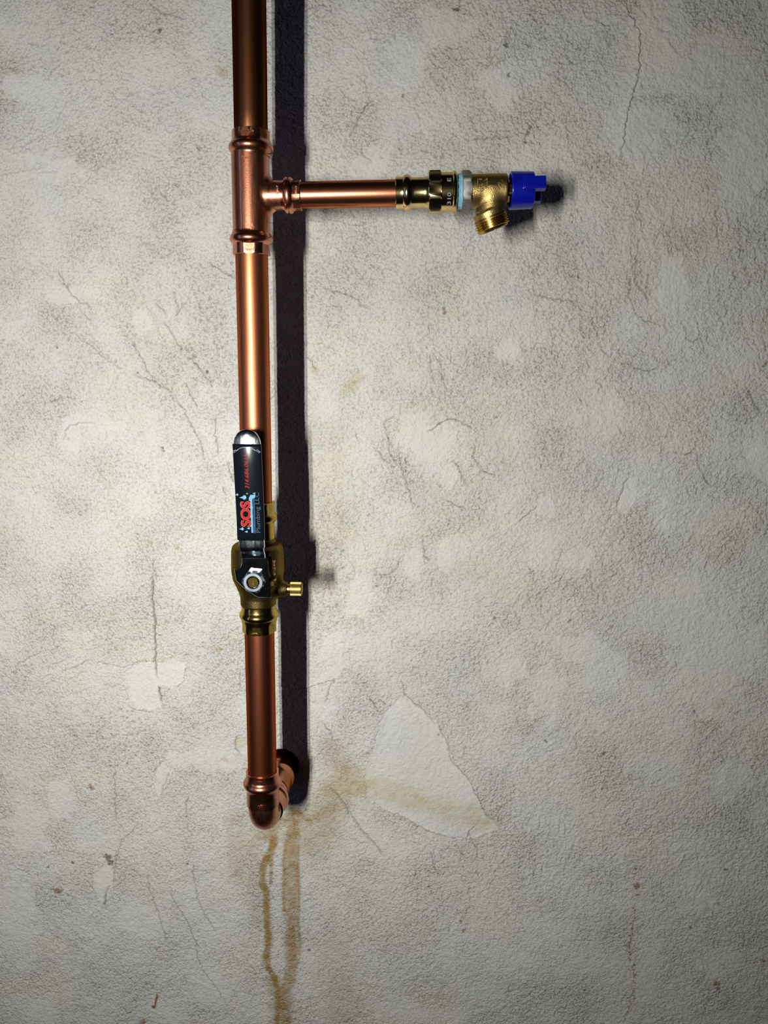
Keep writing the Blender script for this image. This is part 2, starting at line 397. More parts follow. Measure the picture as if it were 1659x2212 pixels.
C = crack
for p in [[(284, 736), (310, 780), (329, 814), (340, 827), (374, 850)], [(288, 808), (310, 818), (340, 826)], [(374, 859), (396, 881), (411, 915), (430, 949), (445, 993)],
          [(407, 773), (426, 788), (437, 805), (447, 818), (460, 836)], [(336, 653), (355, 672), (359, 683)], [(374, 631), (385, 665), (377, 683)], [(400, 653), (381, 683)],
          [(355, 695), (374, 724), (395, 760)], [(123, 582), (149, 631), (168, 650), (202, 661)], [(179, 678), (198, 691)], [(404, 829), (415, 859), (424, 881)],
          [(467, 896), (465, 934), (471, 971), (469, 986)], [(480, 1050), (490, 1070)], [(490, 997), (504, 1042)], [(448, 567), (478, 586), (508, 601)], [(318, 4), (351, 29), (401, 40)],
          [(332, 1206), (332, 1228), (338, 1255)], [(333, 1666), (351, 1645)], [(366, 1668), (353, 1703), (347, 1718)], [(517, 1445), (519, 1470), (516, 1490)],
          [(299, 1777), (280, 1803), (262, 1814), (254, 1837), (247, 1889), (243, 1908)], [(239, 1912), (228, 1930), (226, 1956)],
          [(321, 1889), (323, 1923), (336, 1953), (348, 1994), (362, 2035)], [(368, 1904), (374, 1941), (404, 1990), (422, 2031), (426, 2069), (448, 2110), (493, 2173)],
          [(417, 1863), (419, 1908), (430, 1949), (445, 1983), (463, 2009)], [(405, 1721), (402, 1751), (407, 1773)], [(247, 1665), (249, 1725), (250, 1773)],
          [(866, 1468), (875, 1501), (893, 1516), (917, 1534), (938, 1565)], [(947, 1552), (950, 1574), (962, 1595), (971, 1628), (980, 1649), (1001, 1670), (1016, 1691), (1029, 1718), (1047, 1757), (1059, 1772)],
          [(836, 1751), (887, 1775), (923, 1794), (965, 1809), (1007, 1812), (1013, 1797), (1029, 1782)], [(1013, 1797), (1022, 1821), (1033, 1839)], [(986, 1824), (998, 1845), (1010, 1857)],
          [(929, 1839), (938, 1872), (950, 1890)], [(799, 1504), (811, 1528), (816, 1540)], [(820, 1510), (833, 1524)], [(721, 1468), (709, 1492), (703, 1522)], [(700, 1561), (712, 1577), (718, 1601)],
          [(929, 761), (930, 797), (940, 828)], [(947, 773), (957, 816), (966, 850)], [(926, 700), (927, 722)], [(855, 896), (831, 914), (837, 945), (843, 982), (861, 1007)], [(803, 964), (824, 982), (841, 1003)],
          [(923, 933), (947, 917), (975, 905), (997, 911), (1021, 927)], [(981, 997), (997, 1022), (1009, 1050)], [(1024, 957), (1024, 991), (1043, 1016), (1073, 1031)],
          [(867, 982), (867, 1010), (886, 1071), (895, 1093), (889, 1102)], [(963, 1080), (1009, 1102)], [(914, 1154), (914, 1179), (917, 1203), (926, 1216)], [(867, 1203), (858, 1228), (840, 1240), (828, 1240)],
          [(1147, 635), (1204, 647), (1231, 648), (1252, 665)], [(1354, 577), (1361, 631), (1366, 662), (1380, 685), (1396, 695), (1430, 704)], [(1381, 510), (1376, 567), (1373, 604), (1386, 628), (1400, 645)],
          [(1481, 702), (1484, 732), (1497, 739), (1514, 732)], [(1295, 743), (1316, 773)], [(1343, 786), (1386, 801), (1423, 796)], [(1501, 978), (1511, 1009), (1524, 1036), (1538, 1053)], [(1480, 981), (1501, 978)],
          [(1615, 837), (1629, 874), (1649, 894)], [(1120, 1127), (1160, 1093)], [(804, 211), (780, 250), (756, 295)], [(780, 319), (790, 340), (805, 350)], [(1015, 301), (1060, 299), (1106, 295)],
          [(700, 620), (760, 640), (800, 668)], [(663, 770), (675, 780), (683, 800)], [(1590, 1870), (1566, 1900), (1560, 1925)]]:
    C(p, .62, 1.6, .9, 10, .9, .72)
for p in [[(331, 1236), (329, 1288), (332, 1322), (336, 1337), (334, 1359), (336, 1393), (335, 1428), (337, 1449), (341, 1466)], [(342, 1483), (349, 1505), (347, 1514)], [(229, 1932), (226, 1956)]]:
    C(p, .9, 2.2, .5, 8, .6, .9)
for p in [[(204, 1428), (269, 1441), (303, 1430), (336, 1428)], [(134, 1449), (161, 1441), (190, 1425)], [(37, 1434), (56, 1425), (86, 1410)], [(276, 1524), (299, 1535), (329, 1539)],
          [(374, 1484), (396, 1473), (402, 1441)], [(0, 380), (58, 369), (101, 362)], [(108, 344), (163, 336), (192, 351)], [(0, 160), (40, 148), (55, 160)], [(101, 870), (149, 857), (164, 863)],
          [(138, 952), (149, 919), (202, 911)], [(97, 1841), (135, 1837), (176, 1844)], [(161, 721), (209, 758), (232, 780), (269, 799)], [(1268, 709), (1258, 756), (1248, 813), (1235, 877)],
          [(1481, 561), (1487, 611), (1494, 662), (1501, 675)], [(1332, 1096), (1346, 1049), (1359, 1026)], [(1383, 870), (1393, 921), (1420, 972), (1423, 1022)], [(1292, 66), (1335, 95), (1377, 127)],
          [(1280, 125), (1320, 145), (1377, 160)], [(830, 1540), (802, 1631), (790, 1661)], [(1593, 975), (1610, 1020), (1650, 1050)], [(1521, 185), (1560, 190)], [(500, 1470), (440, 1468)]]:
    C(p, .7, .8, 1.6, 14, .9, .4)
# tall ridge edge at upper right and other raised trowel edges
for p in [[(1341, 337), (1359, 229), (1380, 157), (1383, 78), (1353, 12)], [(1358, 460), (1356, 520), (1354, 577)], [(1100, 60), (1070, 110), (1050, 160)], [(560, 1470), (640, 1490), (720, 1470)]]:
    C(p, .9, .6, 2.8, 26, .8, .35, fall=12)
# long gouge below the elbow
C([(709, 1697), (733, 1721), (760, 1763), (784, 1797), (815, 1830), (830, 1851)], 1.4, 2.0, 1.0, 12, .3, .5)
C([(720, 1703), (748, 1738), (770, 1775)], 1.0, -.8, 0, 6, .3, 0)
# fields of trowel strokes
for a in [(140, 1985, 100, 90, 38, 34, 34, .7, .6, .22), (1330, 90, 130, 100, 40, 26, 40), (1480, 560, 130, 110, 100, 40, 40), (1560, 760, 100, 100, 70, 26), (1460, 1170, 150, 70, -40, 46, 30),
          (1160, 1830, 110, 70, 98, 46, 30, .5, .6, .08), (1420, 1790, 120, 80, 130, 30, 26), (1560, 2130, 100, 80, 60, 26), (940, 830, 90, 110, 82, 44, 24), (800, 960, 60, 70, 60, 18),
          (330, 760, 150, 110, 48, 40, 28), (300, 300, 260, 200, 20, 60, 22, .4, .3, .12), (120, 340, 120, 60, -12, 14, 40), (140, 1460, 150, 70, -24, 24, 34), (720, 1190, 70, 90, 35, 22),
          (960, 1880, 120, 90, 65, 36, 24), (850, 560, 220, 120, 30, 60, 18, .4, .3, .12), (1050, 560, 250, 110, 60, 60, 18, .4, .3, .12), (1330, 380, 160, 120, 60, 34, 24), (900, 200, 220, 190, 70, 70, 20, .4, .3, .14),
          (1180, 1350, 150, 100, -30, 46, 18, .4, .4, .12), (1350, 1620, 260, 120, -30, 70, 20, .4, .4, .06), (1100, 1600, 130, 150, 30, 46, 18, .4, .4, .12), (1250, 900, 160, 200, 100, 60, 20, .4, .4, .08),
          (250, 1700, 200, 110, 60, 50, 18, .4, .4, .14), (420, 1900, 130, 200, 70, 30, 26, .3, .3, .1), (120, 1250, 130, 150, 30, 36, 18, .3, .3, .1), (850, 2080, 260, 110, 60, 50, 22, .4, .4, .1),
          (1400, 880, 150, 80, 50, 30, 22), (640, 100, 60, 140, 60, 16, 20), (1220, 1280, 120, 70, 120, 24, 20), (1550, 1900, 60, 70, 110, 18, 30)]:
    strokes(*a)
strokes(830, 1106, 830, 1106, 60, 420, 16, .35, .25, .10, 50)
# pits, darkened by dirt and by shade put into the colour
for cx_, cy_, rx, ry, n, amt in [(258, 1595, 58, 52, 190, .95), (260, 1700, 50, 60, 40, .4), (830, 1106, 830, 1106, 900, .45), (420, 780, 140, 160, 120, .5), (80, 900, 90, 200, 70, .5)]:
    for _ in range(n):
        r = math.sqrt(rng.random()); t = rng.random()*6.283; q = wp(cx_+rx*r*math.cos(t)*1.25, cy_+ry*r*math.sin(t)*1.25); k = .6+rng.random()*.8
        s = win(q[0]-4, q[0]+4, q[1]-4, q[1]+4); g = np.exp(-(((X[s]-q[0])/k)**2+((Z[s]-q[1])/k)**2)); Hm[s] -= .7*g; dirt[s] = np.maximum(dirt[s], amt*rng.random()*g)
# flecks, rust and chips
for q in [(346, 66, 5), (985, 20, 5, 1.2), (1094, 99, 5), (1099, 163, 5, .8), (871, 208, 5, .7), (351, 967, 4, .8), (352, 974, 3, 1.2), (232, 1852, 9, 1.1), (239, 1864, 9, 1), (1499, 1537, 4), (1426, 1662, 3),
          (1304, 1628, 5), (1180, 1601, 4, 1.4), (1567, 1878, 4, 1.6), (1492, 2004, 5, .8), (668, 2053, 5, 1.2), (1263, 2139, 3), (924, 2110, 3), (104, 1872, 4), (157, 1863, 4), (405, 1866, 5, .7), (297, 805, 4),
          (447, 804, 4), (680, 1169, 4, .7), (813, 1265, 3, 1.5), (1072, 902, 3), (124, 751, 3), (51, 854, 3), (1649, 790, 4), (876, 1018, 3), (1000, 1872, 3, .5), (926, 1915, 4, .7), (1100, 2200, 3), (1330, 1635, 3)]:
    spot(*q, kind='dirt', amt=.85, bump=-.2)
for q in [(1145, 277, 4), (1139, 290, 5), (1135, 307, 4), (961, 675, 6, .7), (958, 667, 4), (1374, 1913, 9), (1372, 1876, 4), (1376, 1932, 5), (1547, 2124, 8, 1.3), (1552, 2136, 5), (1654, 785, 4), (197, 1701, 8, 1.1),
          (947, 1587, 4, .6), (995, 1990, 6, .6), (1001, 2012, 7, .5), (310, 2207, 8, 1.3), (1230, 1340, 7, .8), (125, 1923, 9, 1.3), (1650, 2076, 5), (1068, 1335, 4)]:
    spot(*q, kind='rust', amt=.7, bump=.3)
for k in range(46):
    y_ = 1955+k*5.6; xx = np.interp(y_, [1955, 2065, 2114, 2150, 2212], [1371, 1359, 1371, 1368, 1346]); spot(xx+rng.normal()*2, y_, 2.2+rng.random()*2, .8, 'rust', .6+.4*rng.random(), .2)
C([(340, 2145), (336, 2165), (334, 2173)], .9, -.6, 0, 5, .2, 0, rs=1.0); spot(332, 2176, 5, 1.4, 'rust', 1.0, .6); spot(334, 2174, 4, 1.2, 'dirt', .6, .3)
for q in [(477, 159, 14, 1.2), (486, 1643, 8, .8), (520, 1606, 18, .9), (610, 1590, 10, .8), (382, 1182, 8, .7), (470, 1403, 7, 2), (506, 1037, 14, .6), (683, 800, 9, .8), (1, -60, 3, 1)]:
    spot(*q, kind='yellow', amt=.6 if q[2] > 15 else .85, bump=-.35 if q[2] < 20 else 0)
C([(517, 1588), (508, 1600), (509, 1618), (520, 1630)], .8, 1.0, .3, 6, .4, .7)
# water stain running down from the pipe hole
def run(pts, wd, amt, edge=0.0):
    P = [wp(500+x/4.32, 1700+y/4.32) for x, y in pts]; s, D, side, tt = field(P, wd*3)
    D = D*(1+.5*fbm(X[s], Z[s], 1/10, 3, 31)); g = np.exp(-(D/wd)**4)
    if edge: g = g*(1-edge)+edge*np.exp(-((D-wd*.85)/(wd*.25))**2)
    stain[s] = np.maximum(stain[s], amt*g*(.85+.45*fbm(X[s], Z[s], 1/8, 3, 33)))
run([(400, 480), (385, 560), (330, 660), (285, 760), (285, 880), (320, 980), (330, 1150), (335, 1300), (350, 1420), (330, 1560), (340, 1680), (400, 1780), (430, 1900), (430, 2100), (420, 2260)], 5.0, .8)
run([(370, 640), (370, 760), (365, 900)], 2.2, .55)
run([(585, 260), (590, 420), (560, 540), (560, 700), (560, 850), (560, 1000), (560, 1150), (560, 1300), (570, 1450), (570, 1600), (540, 1760), (500, 1900), (500, 2100), (500, 2280)], 9.0, .62)
run([(600, 300), (610, 420), (620, 560), (615, 700), (620, 850), (630, 1000), (625, 1150), (620, 1300), (640, 1450), (630, 1560)], 2.6, .6)
wash(yellow, [wq for wq in [(1010, 1225), (1060, 1255), (1130, 1290)]], 18, .4); wash(yellow, [(1080, 960), (1090, 1010)], 14, .4); wash(yellow, [(745, 850), (775, 815)], 5, .7)
wash(yellow, [(700, 930), (720, 1100), (690, 1250)], 26, .3)
run([(570, 240), (590, 420), (510, 540), (495, 700), (495, 850), (490, 1000), (495, 1150)], 3.0, .75)
run([(350, 420), (450, 330), (560, 300), (700, 330), (860, 260), (980, 180)], 9.0, .38)
run([(560, 210), (640, 260), (740, 330)], 4.0, .8)
run([(400, 1800), (440, 1950), (440, 2250)], 11, .45)
run([(200, 560), (230, 900), (270, 1250)], 12, .22)
run([(1050, -60), (950, 120), (820, 300), (760, 460)], 26, .26)
run([(950, 1500), (1000, 1750), (1010, 2200)], 22, .16)
run([(40, 300), (60, 560), (40, 820)], 14, .2)
run([(1150, -100), (1010, -180), (930, -330)], 16, .30)
spot(545, 1802+0, 1, 1, 'stain', 0, 0); spot(625, 1804, 7, 1.1, 'dirt', .35, 0)
wash(stain, [(578, 1800), (600, 1775), (628, 1775), (650, 1770)], 9, .5); wash(stain, [(628, 1760), (628, 1830)], 7, .55); wash(stain, [(640, 1760), (680, 1770), (715, 1742)], 8, .4)
wash(yellow, [(560, 1800), (640, 1830), (700, 1800), (740, 1740), (740, 1680)], 20, .5)
# general mottling
xw0 = X+3*fbm(X, Z, 1/9, 2, 171); zw0 = Z+3*fbm(X, Z, 1/9, 2, 173)
mott = fbm(X, Z, 1/95, 3, 41); mott2 = fbm(X, Z, 1/60, 3, 47)
base = np.array([.665, .652, .618])
paint[...] = base*(1+.06*mott[..., None])
paint += np.clip(mott2, 0, 1)[..., None]*np.array([.03, .012, -.03])+np.clip(-mott2, 0, 1)[..., None]*np.array([-.02, -.012, .03])
smo = np.clip(1-rough, 0, 1)[..., None]; paint *= 1-.03*smo; paint += smo*np.array([-.008, 0, .014])
gr1 = fbm(xw0, zw0, 1/3.4, 3, 53, .65); grainp = np.clip(gr1*2.6-.25, 0, 1)*(.45+.55*rough); dirt = np.maximum(dirt, .14*grainp)  # hollows of the grain darkened: dirt plus painted-in shade
def over(m, col, k=1.0):
    global paint
    a = np.clip(m*k, 0, 1)[..., None]; paint = paint*(1-a)+np.array(col)*a
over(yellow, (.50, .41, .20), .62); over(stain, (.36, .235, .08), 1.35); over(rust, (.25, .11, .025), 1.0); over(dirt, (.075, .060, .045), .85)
# relief
Hm += 1.0*fbm(X, Z, 1/160, 2, 61)+.40*fbm(X, Z, 1/22, 3, 65)
Hm += (.35+.65*rough)*(1.0*fbm(xw0, zw0, 1/3.4, 3, 81, .65)-.9*grainp)+.5*fbm(X, Z, 1/12, 2, 85)
# the rough hole the stub pipe leaves through
hx, hz = -131.6, -463.5; rr_ = np.hypot(X-hx, Z-hz); hole = np.clip((21.0+3*fbm(X, Z, 1/8, 2, 88)-rr_)/1.0, 0, 1)
over(np.clip((22.5+3*fbm(X, Z, 1/8, 2, 88)-rr_)/1.5, 0, 1), (.012, .010, .009), 1)  # inside and rim of the hole painted near black, its shade as colour
fade = np.clip(np.minimum(np.minimum(X+532, 504-X), np.minimum(Z+872, 392-Z))/24, 0, 1)
Hm = Hm*fade; rough = rough*fade+.72*(1-fade); paint = paint*fade[..., None]+base*.96*(1-fade[..., None])
Y = -Hm/1000+hole*.07
n0, n1 = X.shape
me = bpy.data.meshes.new('wall_back')
co_ = np.stack([X/1000, Y, Z/1000], -1).reshape(-1, 3)
ii = np.arange(n0*n1).reshape(n0, n1); q = np.stack([ii[:-1, :-1], ii[:-1, 1:], ii[1:, 1:], ii[1:, :-1]], -1).reshape(-1, 4)
me.vertices.add(len(co_)); me.vertices.foreach_set('co', co_.ravel().astype(np.float32))
me.loops.add(q.size); me.loops.foreach_set('vertex_index', q.ravel().astype(np.int32))
me.polygons.add(len(q)); me.polygons.foreach_set('loop_start', np.arange(0, q.size, 4, dtype=np.int32))
me.update(calc_edges=True); me.polygons.foreach_set('use_smooth', np.ones(len(q), bool))
at_ = me.attributes.new('paint', 'FLOAT_COLOR', 'POINT'); at_.data.foreach_set('color', np.concatenate([np.clip(paint, 0, 1), np.ones((n0, n1, 1))], -1).ravel().astype(np.float32))
at_ = me.attributes.new('rough', 'FLOAT', 'POINT'); at_.data.foreach_set('value', rough.ravel().astype(np.float32))
wall = bpy.data.objects.new('wall_back', me); COL.objects.link(wall); wall['kind'] = 'structure'
wall['label'] = 'rough off-white plastered concrete wall with trowel marks, cracks and a brown water stain'; wall['category'] = 'wall'
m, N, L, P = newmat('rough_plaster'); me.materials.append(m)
a1 = N.new('ShaderNodeAttribute'); a1.attribute_name = 'paint'; a2 = N.new('ShaderNodeAttribute'); a2.attribute_name = 'rough'
tc = N.new('ShaderNodeTexCoord')
g1 = tex_noise(N, L, tc.outputs['Object'], 430, 3, .65); g2 = tex_noise(N, L, tc.outputs['Object'], 1300, 2, .6)
ad = N.new('ShaderNodeMath'); ad.operation = 'MULTIPLY_ADD'; L.new(g2.outputs[0], ad.inputs[0]); ad.inputs[1].default_value = .16
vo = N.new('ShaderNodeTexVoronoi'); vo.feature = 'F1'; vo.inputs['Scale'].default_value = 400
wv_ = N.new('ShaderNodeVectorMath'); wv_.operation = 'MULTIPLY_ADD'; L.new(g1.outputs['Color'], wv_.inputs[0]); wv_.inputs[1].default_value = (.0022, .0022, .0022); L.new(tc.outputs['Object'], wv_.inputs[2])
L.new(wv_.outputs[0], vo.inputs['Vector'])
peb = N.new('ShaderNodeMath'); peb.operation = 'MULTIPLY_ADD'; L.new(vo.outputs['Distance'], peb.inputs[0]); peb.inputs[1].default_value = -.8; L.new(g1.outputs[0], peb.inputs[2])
L.new(peb.outputs[0], ad.inputs[2])
st = N.new('ShaderNodeMath'); st.operation = 'MULTIPLY_ADD'; L.new(a2.outputs['Fac'], st.inputs[0]); st.inputs[1].default_value = .66; st.inputs[2].default_value = .16
bp = N.new('ShaderNodeBump'); bp.inputs['Distance'].default_value = .0028; L.new(st.outputs[0], bp.inputs['Strength']); L.new(ad.outputs[0], bp.inputs['Height']); L.new(bp.outputs[0], P.inputs['Normal'])
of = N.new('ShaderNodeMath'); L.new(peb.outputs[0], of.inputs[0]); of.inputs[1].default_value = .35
sp = ramp(N, L, of.outputs[0], [(.22, (.60, .57, .52)), (.36, (.95, .945, .935)), (.75, (1.06, 1.06, 1.06))])  # crevices between grains darkened in colour, for dirt and concave shade
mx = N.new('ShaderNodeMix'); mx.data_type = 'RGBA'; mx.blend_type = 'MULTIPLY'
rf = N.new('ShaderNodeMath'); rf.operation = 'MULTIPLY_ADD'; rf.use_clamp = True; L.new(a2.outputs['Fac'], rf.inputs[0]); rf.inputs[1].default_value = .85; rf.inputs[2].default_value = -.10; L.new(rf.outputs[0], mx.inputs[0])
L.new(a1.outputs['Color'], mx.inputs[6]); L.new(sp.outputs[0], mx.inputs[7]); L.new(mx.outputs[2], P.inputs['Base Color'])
P.inputs['Roughness'].default_value = .72; P.inputs['Specular IOR Level'].default_value = .35

# ------------------------------------------------------------------ plumbing (world millimetres; wall at y=0, pipe axis 115 in front of it)
AX, AY = -131.6, -115.0
R1, R2 = 14.3, 11.1
tilt = rad(1.6); BU = np.array([math.cos(tilt), 0, math.sin(tilt)]); TO = np.array([-131.2, AY, 140.6])
def bpt(s_): return TO+BU*s_
BV = np.array([-math.sin(tilt), 0, math.cos(tilt)])      # "up" across the branch

def press_end(name, rim, inward, r, mat, parent, bead_r, coll=7.5, bead=13.5, end=19.5, last=20.5, phase=0.0, hexed=True, rb=None):
    """socket end with lip, hex-pressed collar and rolled bead; rim point, direction towards the fitting body"""
    c = r+2.0; h = c*.955 if hexed else None; rb = rb or c
    pr = [(0, r-.2), (0, c-.5, h), (.35, c, h), (coll*.5, c, h), (coll, c, h), (coll+.9, c+.25), (bead-3.4, bead_r-1.6), (bead-2, bead_r-.45), (bead, bead_r), (bead+2, bead_r-.45), (bead+3.4, bead_r-1.5),
          (end-1.2, rb+.35), (end, rb), (last, rb), (last, r-.2)]
    V, F = lathe(pr, rim, inward, seg=96, flats=6, phase=phase, close=True)
    return mk(name, V, F, mat, parent, sharp=28)

# upper pipe (dark, tarnished) leaning out a touch towards the top
o = tube('copper_pipe', (-130.2, AY, 172), (-126.6, AY-7, 620), R1, M['pipe_old']); tag(o, 'dark tarnished upright copper pipe above the tee, running out of the top of the frame', 'pipe')
# tee
T = thing('pipe_tee', 'bright copper press tee joining the upright pipe to the side branch', 'pipe fitting', TO)
zt0, zt1 = 188.0-TO[2], 96.0-TO[2]
def tee_sdf(Pp):
    run_ = sd_cyl(Pp, TO, (0, 0, 1), 16.25, zt1+8, zt0-8, .6)
    br = sd_cyl(Pp, TO, BU, 12.3, 0, 32, .3)
    q = Pp-TO; fl = np.clip(1-np.abs(q[..., 1])/14, 0, 1)
    return smin(run_, br, .6+9.0*fl)
V, F = nets(tee_sdf, TO+[-19, -19, -40], TO+[36, 19, 46], .7); mk('tee_body', V, F, M['fit'], T, sharp=60)
press_end('press_end', (-130.3, AY, 193.1), (0, 0, -1), R1, M['bead'], T, 19.3, phase=.12)
press_end('press_end', (-131.6, AY, 91.4), (0, 0, 1), R1, M['bead'], T, 18.9, coll=8.5, phase=.05)
press_end('press_end', bpt(44), -BU, R2, M['bead'], T, 15.3, coll=6.5, bead=10.8, end=15, last=17, phase=.2, rb=12.35)
def stamps(name, parent, c, right, up, nrm, n, w_, h_, mat):
    """worn stamped marks: short raised bars"""
    parts = []; r_ = random.Random(n*7+int(w_*10)); R = np.stack([right, nrm, up], 1)
    x = -w_/2
    while x < w_/2:
        ww = r_.uniform(.25, .5); hh = h_*r_.uniform(.5, 1); parts.append(block(np.array(c)+np.array(right)*x+np.array(up)*(h_-hh)*r_.uniform(-.5, .5), (ww, .22, hh/2), R, .08)); x += r_.uniform(.8, 1.5)
        if r_.random() < .5: parts.append(block(np.array(c)+np.array(right)*(x-.5)+np.array(up)*r_.choice((-1, 0, 1))*h_*.42, (.7, .2, .22), R, .08))
    V, F = join(parts); return mk(name, V, F, mat, parent, smooth=False)
yf = AY-16.25
stamps('stamped_mark', T, (-131, yf, 168.5), (1, 0, 0), (0, 0, 1), (0, -1, 0), 3, 8, 2.4, M['bead'])
stamps('stamped_mark', T, (-129.5, yf, 114), (1, 0, 0), (0, 0, 1), (0, -1, 0), 4, 7, 2.6, M['bead'])
stamps('stamped_mark', T, (-127.5, AY-17.6, 188.8), (1, 0, 0), (0, 0, 1), (0, -1, 0), 5, 7, 2.0, M['bead'])
stamps('stamped_mark', T, (-129.5, AY-17.4, 94.2), (1, 0, 0), (0, 0, 1), (0, -1, 0), 6, 9, 1.8, M['bead'])
stamps('stamped_mark', T, bpt(25)+[0, -12.4, 2], (0, 0, 1), (1, 0, 0), (0, -1, 0), 7, 6, 2.0, M['bead'])
stamps('stamped_mark', T, bpt(41)+[0, -12.9, 1], (0, 0, 1), (1, 0, 0), (0, -1, 0), 8, 8, 1.8, M['bead'])
o = tube('copper_pipe', (AX, AY, 112), (AX, AY, -143), R1, M['pipe_v']); tag(o, 'bright upright copper pipe between the tee and the lever valve', 'pipe')

# ---- lever ball valve
BC = np.array([-132.0, AY, -198.0])
B = thing('ball_valve', 'brass ball valve with black lever handle printed SOS in red', 'valve', BC)
prof = np.array([(-230.5, 16.0), (-228.9, 16.9), (-221.5, 17.1), (-217.5, 18.0), (-211, 20.6), (-204, 23.6), (-196, 24.9), (-184, 24.8), (-176, 24.5), (-172, 23.6), (-169.6, 21.0), (-168.9, 18)])
def valve_sdf(Pp):
    q = Pp-np.array([BC[0], BC[1], 0]); rr = np.hypot(q[..., 0], q[..., 1]); z = q[..., 2]
    R = np.interp(z, prof[:, 0], prof[:, 1]); dz = np.maximum(z+168.9, -230.5-z)
    d = np.maximum((rr-R)*.8, dz)
    d = smin(d, sd_cyl(Pp, (BC[0]+2, AY, BC[2]), (0, -1, 0), 11.5, 0, 26, 1.0), 4)
    d = smin(d, sd_cyl(Pp, (-121, AY, -213.5), (1, 0, 0), 10.5, 0, 17.2, .5, 6.4), 4)
    return d
V, F = nets(valve_sdf, BC+[-29, -31, -36], BC+[32, 29, 33], .8); mk('valve_body', V, F, M['cast_dark'], B, sharp=50)
press_end('press_end', (AX, AY, -129.1), (0, 0, -1), R1, M['brass'], B, 18.8, coll=10, bead=15, end=20, last=35, rb=16.1)
V, F = lathe([(0, 14), (0, 16.8), (.5, 17.2), (5.5, 17.2), (6, 16.6), (6, 14)], (AX, AY, -170), (0, 0, 1), close=True); mk('body_ring', V, F, M['cast_dark'], B)
press_end('press_end', (AX, AY, -256), (0, 0, 1), R1, M['brass'], B, 18.9, coll=8, bead=16.5, end=22.5, last=29, rb=16.4)
stamps('stamped_mark', B, (-134, AY-16.4, -254), (1, 0, 0), (0, 0, 1), (0, -1, 0), 9, 7, 2.2, M['brass'])
# bleeder port and knurled cap
V, F = lathe([(0, 3), (0, 4.9), (3.2, 4.9), (3.2, 3)], (-104.2, AY, -213.5), (1, 0, 0), close=True); mk('bleeder_stem', V, F, M['brass_thread'], B)
n_ = 30; th = []
pr = [(0, 6.2), (.5, 6.8), (10.6, 6.8), (11.3, 6.3), (11.3, 0.01)]
V, F = lathe([(0, .01)]+pr, (-101.2, AY, -213.3), (1, 0, 0), seg=n_*4)
a_k = np.tile(np.array([0, 0, -.55, -.55]), n_); rel = V-np.array([-101.2, AY, -213.3]); rd = np.hypot(rel[:, 1], rel[:, 2]); kk = np.tile(a_k, len(pr)+1)
sc = np.where(rd > 5, (rd+kk)/np.maximum(rd, 1e-6), 1); V[:, 1] = AY+rel[:, 1]*sc; V[:, 2] = -213.3+rel[:, 2]*sc
mk('bleeder_cap', V, F, M['brass_matte'], B, sharp=20)
V, F = block((-113.2, AY-22.5, -200.2), (1.8, 6.5, 2.6), None, .5); mk('stop_lug', V, F, M['brass'], B, smooth=False)
stamps('cast_mark', B, (-113.6, AY-16.6, -188), (0, 0, 1), (.68, -.73, 0), (-.73, -.68, 0), 11, 14, 4, M['cast'])
# lever
DPL = 29.5
plate = [at(*p, -(115+DPL)/1000)*1000 for p in [(523, 1205), (578, 1205), (579.5, 1225), (581.5, 1250), (584.5, 1291), (558, 1290), (548, 1284), (532, 1273), (520, 1263), (510, 1253), (506, 1228), (513, 1229), (520, 1225), (523, 1215)]]
V, F = prism([(p[0], p[2]) for p in plate][::-1], AY-DPL-1.2, AY-DPL+1.4)
LV = mk('lever', V, F, M['chrome'], B, sharp=25)
# upper lever strap: rises from the plate and runs to the rounded tip
zz = [-176, -174, -172, -170.5, -169, -167.5, -166, -164, -160, -140, -120, -100, -80, -71.5, -69, -66, -63, -61, -59.6, -59]
dd = [29.5, 29.9, 30.8, 32, 33.3, 34.4, 35.0, 35.2, 35.2, 35.2, 35.2, 35.2, 35.2, 35.2, 35.2, 35.1, 34.7, 34.2, 33.6, 33.0]
def lev_x(z_, d_):
    t = np.clip((z_+158)/86, -.3, 1.3); xl = -142.6+t*(-2.3); xr = -118.5+t*(-1.6); return xl, xr
V = []; F = []
for z_, d_ in zip(zz, dd):
    xl, xr = lev_x(z_, d_); c_ = (xl+xr)/2; hw = (xr-xl)/2-.3
    if z_ > -71.5: hw *= math.sqrt(max(.02, 1-((z_+71.5)/13.0)**2))
    if z_ < -164: hw *= .93
    for u_, dz_ in ((-1, -.9), (-.95, .7), (-.85, 1.1), (0, 1.25), (.85, 1.1), (.95, .7), (1, -.9), (.8, -1.1), (-.8, -1.1)):
        V.append((c_+hw*u_, AY-d_-dz_, z_))
for i in range(len(zz)-1):
    for k in range(9): F.append((i*9+k, i*9+(k+1) % 9, (i+1)*9+(k+1) % 9, (i+1)*9+k))
F += [tuple(range(9)), tuple(range((len(zz)-1)*9, len(zz)*9))]
mk('lever_strap', V, F, M['strap'], B, sharp=35)
